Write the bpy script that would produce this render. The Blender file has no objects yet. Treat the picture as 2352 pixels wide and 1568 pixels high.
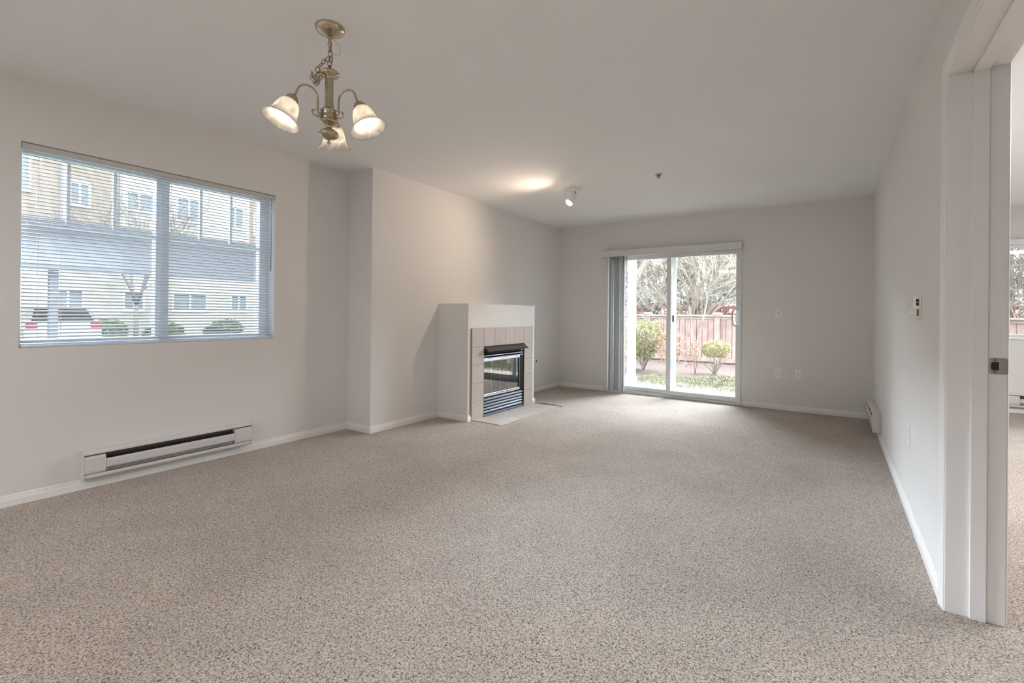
import bpy, math, random
from mathutils import Matrix, Vector
C = bpy.context.scene.collection
R = math.radians
# ------------------------------------------------------------------ camera
F, CX, CY, YAW, PIT, ROL, CH = 1079.4, 1175.9, 717.5, 0.600, 0.0019, 0.0100, 1.1136
cam = bpy.data.cameras.new('camera'); camo = bpy.data.objects.new('camera', cam); C.objects.link(camo)
cam.sensor_width = 36; cam.lens = F / 2352 * 36; cam.clip_start = 0.02; cam.clip_end = 300
cam.shift_x = -(CX - 1176) / 2352; cam.shift_y = (CY - 784) / 2352
c_, s_ = math.cos(YAW), math.sin(YAW)
fw = Vector((-s_ * math.cos(PIT), c_ * math.cos(PIT), math.sin(PIT))); rt = Vector((c_, s_, 0)); up = rt.cross(fw)
r2 = math.cos(ROL) * rt + math.sin(ROL) * up; u2 = -math.sin(ROL) * rt + math.cos(ROL) * up
M = Matrix((r2, u2, -fw)).transposed().to_4x4(); M.translation = Vector((0, 0, CH)); camo.matrix_world = M
bpy.context.scene.camera = camo
# ------------------------------------------------------------------ world, sun, large lights, exposure
w = bpy.data.worlds.new('world'); bpy.context.scene.world = w; w.use_nodes = True
bg = w.node_tree.nodes['Background']; bg.inputs[0].default_value = (0.86, 0.93, 1.0, 1); bg.inputs[1].default_value = 1.12
def sun(rx, az, strength, angle, col):
    l = bpy.data.lights.new('sun', 'SUN'); l.energy = strength; l.angle = R(angle); l.color = col
    o = bpy.data.objects.new('sun', l); C.objects.link(o)
    d = Vector((math.cos(R(az)) * math.cos(R(rx)), math.sin(R(az)) * math.cos(R(rx)), math.sin(R(rx))))
    o.rotation_euler = d.to_track_quat('Z', 'Y').to_euler(); o.location = (0, 0, 8)
sun(52, 4, 1.7, 8, (1.0, 0.95, 0.88))
def area(name, loc, tgt, sx, sy, energy, col):
    l = bpy.data.lights.new(name, 'AREA'); l.shape = 'RECTANGLE'; l.size = sx; l.size_y = sy; l.energy = energy; l.color = col
    o = bpy.data.objects.new(name, l); C.objects.link(o); o.location = loc
    o.rotation_euler = (Vector(loc) - Vector(tgt)).to_track_quat('Z', 'Y').to_euler()
area('fill_patio', (-1.6, 11.4, 4.0), (-1.85, 5.2, 0.8), 8.0, 2.0, 1650, (0.82, 0.92, 1.0))  # added area lamp above the view, strengthens daylight through the patio door
area('fill_window', (-17.0, -1.8, 6.35), (-3.8, 1.4, 1.5), 11.0, 2.2, 3400, (0.74, 0.87, 1.0))  # added lamp kept above the sight line, pushes more daylight through the window
area('fill_behind_camera', (-1.9, -1.6, 2.36), (-1.9, -1.6, 0), 1.6, 0.9, 20, (0.97, 0.98, 1.0))  # added unseen fill behind the camera, not a known fixture
area('fill_next_room', (2.2, 4.0, 2.36), (2.2, 4.0, 0), 1.6, 1.6, 36, (0.93, 0.96, 1.0))  # added unseen fill that brightens the next room
vs = bpy.context.scene.view_settings; vs.view_transform = 'Standard'; vs.look = 'None'; vs.gamma = 1; vs.use_curve_mapping = False
vs.exposure = 1.6
def spot(loc, tgt, energy, size, col):
    l = bpy.data.lights.new('spot_beam', 'SPOT'); l.energy = energy; l.spot_size = R(size); l.spot_blend = 1.0; l.shadow_soft_size = .03; l.color = col
    o = bpy.data.objects.new('spot_beam', l); C.objects.link(o); o.location = loc
    o.rotation_euler = (Vector(loc) - Vector(tgt)).to_track_quat('Z', 'Y').to_euler()
spot((-2.345, 4.365, 2.205), (-3.5, 2.7, 1.45), 9.5, 165, (1.0, .80, .62))
# ------------------------------------------------------------------ room dimensions (metres)
H = 2.44; RX = 0.36; LX = -3.83; BX = -3.50; YK = 2.83; BY = 6.43; SY = -3.0   # SY: wall behind the camera
OB = 7.95; OX = 3.6; WT = 0.515
WY0, WY1, WZ0, WZ1 = 0.624, 2.105, 0.886, 2.071                                # left window opening
DX0, DX1, DZ = -2.745, -0.945, 1.985                                           # patio door opening
JY0, JY1, JZ = 1.49, 2.41, 2.035                                               # doorway to the bedroom
# ------------------------------------------------------------------ materials
def mat(name, col, rough=0.6, metal=0.0, bump=0, bscale=200, var=0, vscale=8, spec=0.5, **kw):
    m = bpy.data.materials.new(name); m.use_nodes = True; nt = m.node_tree; b = nt.nodes['Principled BSDF']
    b.inputs['Base Color'].default_value = (*col, 1); b.inputs['Roughness'].default_value = rough; b.inputs['Metallic'].default_value = metal
    b.inputs['Specular IOR Level'].default_value = spec
    tc = nt.nodes.new('ShaderNodeTexCoord')
    if bump:
        n = nt.nodes.new('ShaderNodeTexNoise'); n.inputs['Scale'].default_value = bscale; n.inputs['Detail'].default_value = 3
        nt.links.new(tc.outputs['Object'], n.inputs['Vector'])
        bp = nt.nodes.new('ShaderNodeBump'); bp.inputs['Strength'].default_value = bump; bp.inputs['Distance'].default_value = kw.get('bdist', 0.002)
        nt.links.new(n.outputs[0], bp.inputs['Height']); nt.links.new(bp.outputs[0], b.inputs['Normal'])
    if var:
        n = nt.nodes.new('ShaderNodeTexNoise'); n.inputs['Scale'].default_value = vscale; n.inputs['Detail'].default_value = 4
        nt.links.new(tc.outputs['Object'], n.inputs['Vector'])
        mr = nt.nodes.new('ShaderNodeMapRange'); mr.inputs[1].default_value = .3; mr.inputs[2].default_value = .7
        mr.inputs[3].default_value = 1 - var; mr.inputs[4].default_value = 1 + var
        mx = nt.nodes.new('ShaderNodeVectorMath'); mx.operation = 'SCALE'; mx.inputs[0].default_value = col
        nt.links.new(n.outputs[0], mr.inputs[0]); nt.links.new(mr.outputs[0], mx.inputs['Scale']); nt.links.new(mx.outputs[0], b.inputs['Base Color'])
    return m
def emit(name, col, s):
    m = bpy.data.materials.new(name); m.use_nodes = True; b = m.node_tree.nodes['Principled BSDF']
    b.inputs['Base Color'].default_value = (0.8, 0.8, 0.8, 1); b.inputs['Emission Color'].default_value = (*col, 1); b.inputs['Emission Strength'].default_value = s
    return m
def glass(name, tint=(1, 1, 1), refl=0.06):
    m = bpy.data.materials.new(name); m.use_nodes = True; nt = m.node_tree; nt.nodes.clear()
    o = nt.nodes.new('ShaderNodeOutputMaterial'); t = nt.nodes.new('ShaderNodeBsdfTransparent'); t.inputs[0].default_value = (*tint, 1)
    g = nt.nodes.new('ShaderNodeBsdfGlossy'); g.inputs['Roughness'].default_value = 0.02
    lw = nt.nodes.new('ShaderNodeFresnel'); lw.inputs[0].default_value = 1.45
    mt = nt.nodes.new('ShaderNodeMath'); mt.operation = 'MULTIPLY_ADD'; mt.inputs[1].default_value = 1.0; mt.inputs[2].default_value = refl
    mix = nt.nodes.new('ShaderNodeMixShader')
    nt.links.new(lw.outputs[0], mt.inputs[0]); nt.links.new(mt.outputs[0], mix.inputs[0]); nt.links.new(t.outputs[0], mix.inputs[1]); nt.links.new(g.outputs[0], mix.inputs[2]); nt.links.new(mix.outputs[0], o.inputs[0])
    return m
def translucent(name, col, tr=0.4, veins=False):
    m = bpy.data.materials.new(name); m.use_nodes = True; nt = m.node_tree; b = nt.nodes['Principled BSDF']
    b.inputs['Base Color'].default_value = (*col, 1); b.inputs['Roughness'].default_value = 0.25
    t = nt.nodes.new('ShaderNodeBsdfTranslucent'); t.inputs[0].default_value = (*col, 1); mix = nt.nodes.new('ShaderNodeMixShader'); mix.inputs[0].default_value = tr
    if veins:
        tc = nt.nodes.new('ShaderNodeTexCoord'); n = nt.nodes.new('ShaderNodeTexNoise'); n.inputs['Scale'].default_value = 14; n.inputs['Detail'].default_value = 5; n.inputs['Distortion'].default_value = 2.2
        cr = nt.nodes.new('ShaderNodeValToRGB'); cr.color_ramp.elements[0].position = .35; cr.color_ramp.elements[0].color = (*[c * .72 for c in col], 1); cr.color_ramp.elements[1].position = .62; cr.color_ramp.elements[1].color = (*col, 1)
        nt.links.new(tc.outputs['Object'], n.inputs['Vector']); nt.links.new(n.outputs[0], cr.inputs[0]); nt.links.new(cr.outputs[0], b.inputs['Base Color']); nt.links.new(cr.outputs[0], t.inputs[0])
    nt.links.new(b.outputs[0], mix.inputs[1]); nt.links.new(t.outputs[0], mix.inputs[2]); nt.links.new(mix.outputs[0], nt.nodes['Material Output'].inputs[0])
    return m
def carpet_mat():
    m = bpy.data.materials.new('frieze carpet'); m.use_nodes = True; nt = m.node_tree; b = nt.nodes['Principled BSDF']
    b.inputs['Roughness'].default_value = 0.95; b.inputs['Specular IOR Level'].default_value = 0.1
    b.inputs['Sheen Weight'].default_value = 0.25; b.inputs['Sheen Roughness'].default_value = 0.6
    tc = nt.nodes.new('ShaderNodeTexCoord'); L = nt.links.new
    def noise(sc, det, dist=0):
        n = nt.nodes.new('ShaderNodeTexNoise'); n.inputs['Scale'].default_value = sc; n.inputs['Detail'].default_value = det; n.inputs['Distortion'].default_value = dist
        L(tc.outputs['Object'], n.inputs['Vector']); return n
    fine = noise(190, 3, 0.6); yarn = noise(150, 2, 1.0); patch = noise(2.2, 3, .4); tint = noise(28, 2)
    cr = nt.nodes.new('ShaderNodeValToRGB'); e = cr.color_ramp.elements
    e[0].position = .34; e[0].color = (.10, .07, .05, 1); e[1].position = .60; e[1].color = (.72, .62, .535, 1)
    x = e.new(.44); x.color = (.41, .32, .255, 1)
    L(yarn.outputs[0], cr.inputs[0])
    mr = nt.nodes.new('ShaderNodeMapRange'); mr.inputs[1].default_value = .3; mr.inputs[2].default_value = .7; mr.inputs[3].default_value = .90; mr.inputs[4].default_value = 1.08
    L(patch.outputs[0], mr.inputs[0])
    mr2 = nt.nodes.new('ShaderNodeMapRange'); mr2.inputs[1].default_value = .3; mr2.inputs[2].default_value = .7; mr2.inputs[3].default_value = .93; mr2.inputs[4].default_value = 1.05
    L(tint.outputs[0], mr2.inputs[0])
    mm = nt.nodes.new('ShaderNodeMath'); mm.operation = 'MULTIPLY'; L(mr.outputs[0], mm.inputs[0]); L(mr2.outputs[0], mm.inputs[1])
    sc = nt.nodes.new('ShaderNodeVectorMath'); sc.operation = 'SCALE'; L(cr.outputs[0], sc.inputs[0]); L(mm.outputs[0], sc.inputs['Scale']); L(sc.outputs[0], b.inputs['Base Color'])
    bp = nt.nodes.new('ShaderNodeBump'); bp.inputs['Strength'].default_value = 0.9; bp.inputs['Distance'].default_value = 0.010
    L(fine.outputs[0], bp.inputs['Height']); L(bp.outputs[0], b.inputs['Normal'])
    return m
def lines_mat(name, col, axis, period, depth=0.85, rough=.7, var=.08):
    """boards or siding: thin grooves every `period` along an axis, done as bump plus slight board-to-board tone"""
    m = mat(name, col, rough, var=var, vscale=3); nt = m.node_tree; b = nt.nodes['Principled BSDF']
    tc = nt.nodes.new('ShaderNodeTexCoord'); sp = nt.nodes.new('ShaderNodeSeparateXYZ'); nt.links.new(tc.outputs['Object'], sp.inputs[0])
    d = nt.nodes.new('ShaderNodeMath'); d.operation = 'DIVIDE'; d.inputs[1].default_value = period; nt.links.new(sp.outputs[axis], d.inputs[0])
    f = nt.nodes.new('ShaderNodeMath'); f.operation = 'FRACT'; nt.links.new(d.outputs[0], f.inputs[0])
    bp = nt.nodes.new('ShaderNodeBump'); bp.inputs['Distance'].default_value = period * .25; bp.inputs['Strength'].default_value = depth
    nt.links.new(f.outputs[0], bp.inputs['Height']); nt.links.new(bp.outputs[0], b.inputs['Normal'])
    return m
WALL = mat('greige wall paint', (.80, .78, .755), .75, bump=.25, bscale=160, bdist=.001, spec=.3)
CEIL = mat('ceiling paint', (.91, .90, .885), .85, bump=.5, bscale=110, bdist=.002, spec=.2)
TRIM = mat('white trim paint', (.88, .855, .835), .4)
CARPET = carpet_mat()
VINYL = mat('white vinyl', (.78, .80, .80), .35)
GREYV = mat('grey aluminium', (.55, .58, .60), .35, .3)
NICKEL = mat('brushed nickel', (.50, .42, .32), .22, 1.0)
DARKN = mat('aged brass chain', (.36, .29, .17), .35, 1.0)
SHADE = translucent('alabaster glass', (.88, .86, .835), .45, True)
BULB = emit('warm bulb', (1.0, .82, .60), 3.0)
SPOTB = emit('spot bulb', (1.0, .70, .42), 18)
TILE = mat('beige ceramic tile', (.56, .485, .435), .42, bump=.1, bscale=40, var=.05, vscale=6)
GROUT = mat('grout', (.34, .25, .19), .9)
BLACK = mat('black metal', (.010, .010, .011), .6, spec=.25)
LOUV = mat('dark louvre', (.15, .16, .185), .30, .85)
HOODM = mat('bronze hood', (.045, .032, .026), .45, .3)
CHROME = mat('satin chrome', (.75, .76, .78), .22, 1.0)
FGLASS = glass('firebox glass', (.86, .92, .92), .20)
FIREB = mat('firebox panel', (.42, .45, .46), .7, var=.12, vscale=12)
GRAVEL = mat('ember gravel', (.20, .22, .22), .9, var=.45, vscale=120, bump=.8, bscale=150, bdist=.004)
PALEC = mat('pale ceramic', (.85, .90, .93), .5)
GLASS = glass('window glass')
PLAST = mat('white plastic', (.90, .89, .87), .35)
PLASTI = mat('ivory plastic', (.86, .81, .75), .4)
DARK = mat('dark slot', (.02, .018, .015), .5)
HEAT = mat('heater enamel', (.72, .68, .67), .35)
FIN = mat('heater element', (.12, .115, .11), .5, .5)
FINL = mat('galvanised strip', (.42, .44, .46), .4, .7)
BLIND = translucent('blind slat', (.70, .76, .86), .06)
CARG = mat('dark car glass', (.03, .035, .04), .15)
VANE = translucent('vertical vane', (.95, .95, .94), .55)
CORD = mat('cord', (.85, .85, .83), .7)
CONC = mat('patio concrete', (.74, .73, .70), .9, var=.06)
BARK = mat('bark mulch', (.085, .060, .052), .95, bump=1, bscale=40, bdist=.03, var=.45, vscale=25)
LAWN = mat('lawn', (.16, .22, .08), .95, bump=1, bscale=60, bdist=.02, var=.25, vscale=10)
ASPH = mat('asphalt', (.12, .12, .125), .95, var=.1)
CEDAR = mat('cedar board', (.33, .24, .21), .8, var=.25, vscale=5)
CEDARR = mat('cedar rail', (.30, .25, .22), .8, var=.15, vscale=4)
REDW = mat('red stained wood', (.34, .09, .06), .8, var=.2, vscale=5)
TWIG = mat('pale bare bark', (.30, .265, .215), .9, var=.2, vscale=3)
TWIGG = mat('grey bare bark', (.30, .285, .26), .9, var=.2, vscale=3)
def leaf(name, col, var): return mat(name, col, .6, var=var, vscale=9)
LEAFY = leaf('yellow green leaves', (.25, .25, .12), .35)
LEAFB = leaf('pale golden leaves', (.34, .32, .17), .25)
LEAFR = leaf('reddish leaves', (.33, .20, .14), .35)
LEAFG = leaf('green ground cover leaves', (.17, .18, .10), .5)
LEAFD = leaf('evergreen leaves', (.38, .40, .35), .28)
LEAFH = leaf('hedge leaves', (.12, .20, .06), .4)
SIDW = lines_mat('white siding', (.66, .64, .60), 2, .18)
SIDB = lines_mat('beige siding', (.40, .355, .30), 2, .18)
SHING = lines_mat('grey shingle', (.075, .085, .10), 2, .14, rough=.9)
WGLS = mat('house window glass', (.22, .28, .33), .1)
CARW = mat('white car paint', (.72, .74, .76), .25)
RUB = mat('rubber', (.02, .02, .02), .8)
TAIL = mat('red tail lens', (.55, .02, .02), .2)
POST = mat('blue grey painted wood', (.13, .15, .185), .7)
# ------------------------------------------------------------------ mesh builder
class MB:
    def __init__(s): s.v = []; s.f = []; s.sm = []
    def add(s, vs, fs, smooth=False):
        n = len(s.v); s.v += [tuple(v) for v in vs]; s.f += [tuple(i + n for i in f) for f in fs]; s.sm += [smooth] * len(fs); return s
    def box(s, x0, x1, y0, y1, z0, z1, mtx=None):
        x0, x1 = sorted((x0, x1)); y0, y1 = sorted((y0, y1)); z0, z1 = sorted((z0, z1))
        vs = [Vector(p) for p in ((x0, y0, z0), (x1, y0, z0), (x1, y1, z0), (x0, y1, z0), (x0, y0, z1), (x1, y0, z1), (x1, y1, z1), (x0, y1, z1))]
        if mtx: vs = [mtx @ v for v in vs]
        return s.add(vs, [(0, 3, 2, 1), (4, 5, 6, 7), (0, 1, 5, 4), (1, 2, 6, 5), (2, 3, 7, 6), (3, 0, 4, 7)])
    def prism(s, prof, a, b, axis):
        """profile (p,q) extruded from a to b along axis; axis 0: (a,p,q) 1: (p,a,q) 2: (p,q,a)"""
        def P(t, p): return ((t, p[0], p[1]), (p[0], t, p[1]), (p[0], p[1], t))[axis]
        n = len(prof); vs = [P(a, p) for p in prof] + [P(b, p) for p in prof]
        fs = [(i, (i + 1) % n, n + (i + 1) % n, n + i) for i in range(n)] + [tuple(range(n))[::-1], tuple(range(n, 2 * n))]
        return s.add(vs, fs)
    def lathe(s, prof, seg=32, mtx=None, cap=False):
        vs = []; fs = []
        for r, z in prof:
            for k in range(seg):
                t = 2 * math.pi * k / seg; v = Vector((r * math.cos(t), r * math.sin(t), z)); vs.append(mtx @ v if mtx else v)
        for i in range(len(prof) - 1):
            for k in range(seg): fs.append((i * seg + k, i * seg + (k + 1) % seg, (i + 1) * seg + (k + 1) % seg, (i + 1) * seg + k))
        if cap: fs += [tuple(range(seg))[::-1], tuple(range((len(prof) - 1) * seg, len(prof) * seg))]
        return s.add(vs, fs, True)
    def tube(s, pts, rad, seg=8, closed=False, sm=0):
        pts = [Vector(p) for p in pts]; n = len(pts)
        if sm:
            q = []; rr_ = []; ra = rad if isinstance(rad, (list, tuple)) else [rad] * n
            for i in range(n - 1):
                p0, p1, p2, p3 = pts[max(i - 1, 0)], pts[i], pts[i + 1], pts[min(i + 2, n - 1)]
                for k in range(sm):
                    t = k / sm; q.append(.5 * (2 * p1 + (p2 - p0) * t + (2 * p0 - 5 * p1 + 4 * p2 - p3) * t * t + (3 * p1 - p0 - 3 * p2 + p3) * t ** 3)); rr_.append(ra[i] + (ra[i + 1] - ra[i]) * t)
            pts = q + [pts[-1]]; rad = rr_ + [ra[-1]]; n = len(pts)
        rs = rad if isinstance(rad, (list, tuple)) else [rad] * n
        vs = []; prev = None
        for i, p in enumerate(pts):
            if closed: d = pts[(i + 1) % n] - pts[i - 1]
            else: d = pts[min(i + 1, n - 1)] - pts[max(i - 1, 0)]
            d = d.normalized() if d.length > 1e-9 else Vector((0, 0, 1))
            if prev is None: a = d.orthogonal().normalized()
            else:
                a = prev - d * prev.dot(d); a = a.normalized() if a.length > 1e-6 else d.orthogonal().normalized()
            prev = a; b = d.cross(a)
            for k in range(seg):
                t = 2 * math.pi * k / seg; vs.append(p + (a * math.cos(t) + b * math.sin(t)) * rs[i])
        fs = []
        for i in range(n if closed else n - 1):
            j = (i + 1) % n
            for k in range(seg): fs.append((i * seg + k, i * seg + (k + 1) % seg, j * seg + (k + 1) % seg, j * seg + k))
        if not closed: fs += [tuple(range(seg))[::-1], tuple(range((n - 1) * seg, n * seg))]
        return s.add(vs, fs, True)
    def build(s, name, m, parent=None, bev=0, loc=None):
        me = bpy.data.meshes.new(name)
        vs = s.v
        if loc: vs = [(v[0] - loc[0], v[1] - loc[1], v[2] - loc[2]) for v in vs]
        me.from_pydata(vs, [], s.f); me.materials.append(m); me.polygons.foreach_set('use_smooth', s.sm); me.update()
        o = bpy.data.objects.new(name, me); C.objects.link(o)
        if loc: o.location = loc
        if parent:
            o.parent = parent
            pl = Vector((0, 0, 0)); q = parent
            while q: pl += Vector(q.location); q = q.parent
            o.location = Vector(o.location) - pl if not loc else Vector(loc) - pl
            if not loc and all(abs(a) < 1e-9 for a in pl): o.location = (0, 0, 0)
        if bev:
            b = o.modifiers.new('bevel', 'BEVEL'); b.width = bev; b.segments = 2; b.limit_method = 'ANGLE'; b.angle_limit = R(40)
        return o
def ring(m, x0, x1, y0, y1, z0, z1, a, b=None, c=None, d=None, axis=1):
    """rectangular frame without overlapping corners; widths a=left b=right c=bottom d=top. axis = thickness axis"""
    b = a if b is None else b; c = a if c is None else c; d = a if d is None else d
    if axis == 1:
        o = [(x0, z0), (x1, z0), (x1, z1), (x0, z1)]; i = [(x0 + a, z0 + c), (x1 - b, z0 + c), (x1 - b, z1 - d), (x0 + a, z1 - d)]
        P = lambda p, t: (p[0], (y0, y1)[t], p[1])
    else:
        o = [(y0, z0), (y1, z0), (y1, z1), (y0, z1)]; i = [(y0 + a, z0 + c), (y1 - b, z0 + c), (y1 - b, z1 - d), (y0 + a, z1 - d)]
        P = lambda p, t: ((x0, x1)[t], p[0], p[1])
    vs = [P(p, t) for t in (0, 1) for p in o + i]; fs = []
    for k in range(4):
        j = (k + 1) % 4
        fs += [(k, j, 4 + j, 4 + k), (8 + j, 8 + k, 12 + k, 12 + j), (j, k, 8 + k, 8 + j), (4 + k, 4 + j, 12 + j, 12 + k)]
    return m.add(vs, fs)
def bx(name, m, parent, *a, bev=0): return MB().box(*a).build(name, m, parent, bev)
def tag(o, label, cat, group=None, kind=None):
    o['label'] = label; o['category'] = cat
    if group: o['group'] = group
    if kind: o['kind'] = kind
    return o
def struct(o): o['kind'] = 'structure'; return o
def thing(name, label, cat, loc=(0, 0, 0), group=None):
    o = bpy.data.objects.new(name, None); C.objects.link(o); o.location = loc; o.empty_display_size = .1
    return tag(o, label, cat, group)
# ------------------------------------------------------------------ room shell
T = .16
struct(bx('floor', CARPET, None, LX - .1, OX + .1, SY - .1, OB + .02, -.05, 0))
bpy.data.objects['floor']['label'] = 'beige speckled wall to wall carpet'
m = MB()   # keep the carpet off the patio: the living room slab ends at the patio door
struct(bx('ceiling', CEIL, None, LX - T, OX + .2, SY - T, OB + T, H, H + .2))
wl = MB()
wl.box(LX - T, LX, SY, WY0, 0, H).box(LX - T, LX, WY1, YK, 0, H).box(LX - T, LX, WY0, WY1, 0, WZ0).box(LX - T, LX, WY0, WY1, WZ1, H)
struct(wl.build('wall_left', WALL))
struct(MB().box(LX - T, BX, YK, BY, 0, H).build('wall_left_far', WALL))
wb = MB()
wb.box(LX - T, DX0, BY, BY + T, 0, H).box(DX1, RX, BY, BY + T, 0, H).box(DX0, DX1, BY, BY + T, DZ, H)
struct(wb.build('wall_back', WALL))
wr = MB()
wr.box(RX, WT, JY1 + .015, OB, 0, H).box(RX, WT, SY, JY0 - .015, 0, H).box(RX, WT, JY0 - .015, JY1 + .015, JZ + .015, H)
struct(wr.build('wall_right', WALL))
struct(bx('wall_front', WALL, None, LX - T, OX + T, SY - T, SY, 0, H))
OWX0, OWX1, OWZ0, OWZ1 = 1.35, 3.0, .885, 2.00
wo = MB()
wo.box(WT, OWX0, OB, OB + T, 0, H).box(OWX1, OX, OB, OB + T, 0, H).box(OWX0, OWX1, OB, OB + T, 0, OWZ0).box(OWX0, OWX1, OB, OB + T, OWZ1, H)
struct(wo.build('wall_bedroom_back', WALL))
struct(bx('wall_bedroom_right', WALL, None, OX, OX + T, SY, OB + T, 0, H))
# baseboards: a stepped colonial profile (depth, height)
PR = [(0, 0), (.013, 0), (.013, .036), (.010, .040), (.010, .046), (.007, .050), (.007, .057), (.003, .062), (0, .062)]
FY0B = 3.725
def base(name, segs, m=TRIM):
    b = MB()
    for kind, wall, a, c, sgn in segs:
        prof = [(wall + sgn * d, z) for d, z in PR]
        b.prism(prof, a, c, 1 if kind == 'x' else 0)
    return struct(b.build(name, m))
base('baseboard_left', [('x', LX, SY, YK - .013, 1), ('y', YK, LX, BX + .013, -1), ('x', BX, YK, FY0B - .013, 1), ('x', BX, 5.033, BY - .013, 1)])
base('baseboard_back', [('y', BY, BX, DX0 - .03, -1), ('y', BY, DX1 + .03, RX, -1)])
base('baseboard_right', [('x', RX, JY1 + .065, BY, -1), ('x', RX, SY, JY0 - .065, -1)])
base('baseboard_bedroom', [('y', OB, WT, OX, -1), ('x', WT, JY1 + .07, OB, 1)])
# ------------------------------------------------------------------ left window with mini blind
win = struct(bpy.data.objects.new('window_1', None)); C.objects.link(win); win.location = (LX - .12, (WY0 + WY1) / 2, WZ0)
FX0, FX1 = LX - .155, LX - .10
m = ring(MB(), FX0, FX1, WY0, WY1, WZ0, WZ1, .022, .075, .045, .045, axis=0)
m.build('window_frame', VINYL, win, .003)
MB().box(FX0, FX1 + .01, 1.305, 1.385, WZ0 + .04, WZ1 - .04).build('mullion', VINYL, win, .003)
m = MB()
for y in (.855, 1.085, 1.60, 1.815): m.box(FX0 + .02, FX0 + .034, y - .009, y + .009, 1.62, WZ1 - .04)
m.box(FX0 + .019, FX0 + .035, WY0 + .05, 1.31, 1.615, 1.64).box(FX0 + .019, FX0 + .035, 1.38, WY1 - .07, 1.615, 1.64)
m.build('muntin', VINYL, win)
MB().box(FX0 + .010, FX0 + .014, WY0 + .05, 1.31, WZ0 + .04, WZ1 - .04).build('pane', GLASS, win)
MB().box(FX0 + .010, FX0 + .014, 1.38, WY1 - .07, WZ0 + .04, WZ1 - .04).build('pane', GLASS, win)
bl = thing('window_blind', 'white horizontal mini blind lowered over the big left window', 'blind', (LX - .025, (WY0 + WY1) / 2, WZ1 - .006))
BXC = LX - .022
MB().box(LX - .035, LX - .003, WY0 + .006, WY1 - .004, WZ1 - .034, WZ1 - .007).build('headrail', mat('headrail enamel', (.62, .60, .57), .5), bl, .002)
m = MB(); NS = 53; zt, zb = WZ1 - .047, WZ0 + .020
tl = R(23)
for i in range(NS):
    z = zt + (zb - zt) * i / (NS - 1); a, b = WY0 + .010, WY1 - .018
    sec = []
    for q in (-1, -.5, 0, .5, 1):
        u = q * .0125; cv = .0022 * (1 - q * q)
        sec.append((BXC + u * math.cos(tl), z - u * math.sin(tl) + cv))
    sag = random.Random(i).uniform(-.0006, .0006)
    vs = []; nn = len(sec)
    for y in (a, b):
        for p in sec: vs.append((p[0], y, p[1] + sag))
    for y in (a, b):
        for p in sec: vs.append((p[0], y, p[1] + sag - .0006))
    fs = [(k, k + 1, nn + k + 1, nn + k) for k in range(nn - 1)] + [(2 * nn + k, 3 * nn + k, 3 * nn + k + 1, 2 * nn + k + 1) for k in range(nn - 1)]
    fs += [(0, nn, 3 * nn, 2 * nn), (nn - 1, 3 * nn - 1, 4 * nn - 1, 2 * nn - 1)]
    m.add(vs, fs, True)
m.build('slats', BLIND, bl)
MB().box(BXC - .012, BXC + .012, WY0 + .010, WY1 - .018, WZ0 + .002, WZ0 + .014).build('bottom_rail', BLIND, bl, .002)
for y in (.70, .80, 1.305, 1.365, 1.96):
    MB().tube([(BXC + .013, y, WZ0 + .01), (BXC + .013, y, WZ1 - .03)], .0010, 5).build('ladder_cord', CORD, bl)
MB().tube([(LX + .004, 2.072, WZ1 - .035), (LX + .006, 2.070, 1.9), (LX + .006, 2.068, 1.44)], .003, 6).build('tilt_wand', glass('clear acrylic', (.8, .85, .9), .1), bl)
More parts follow.
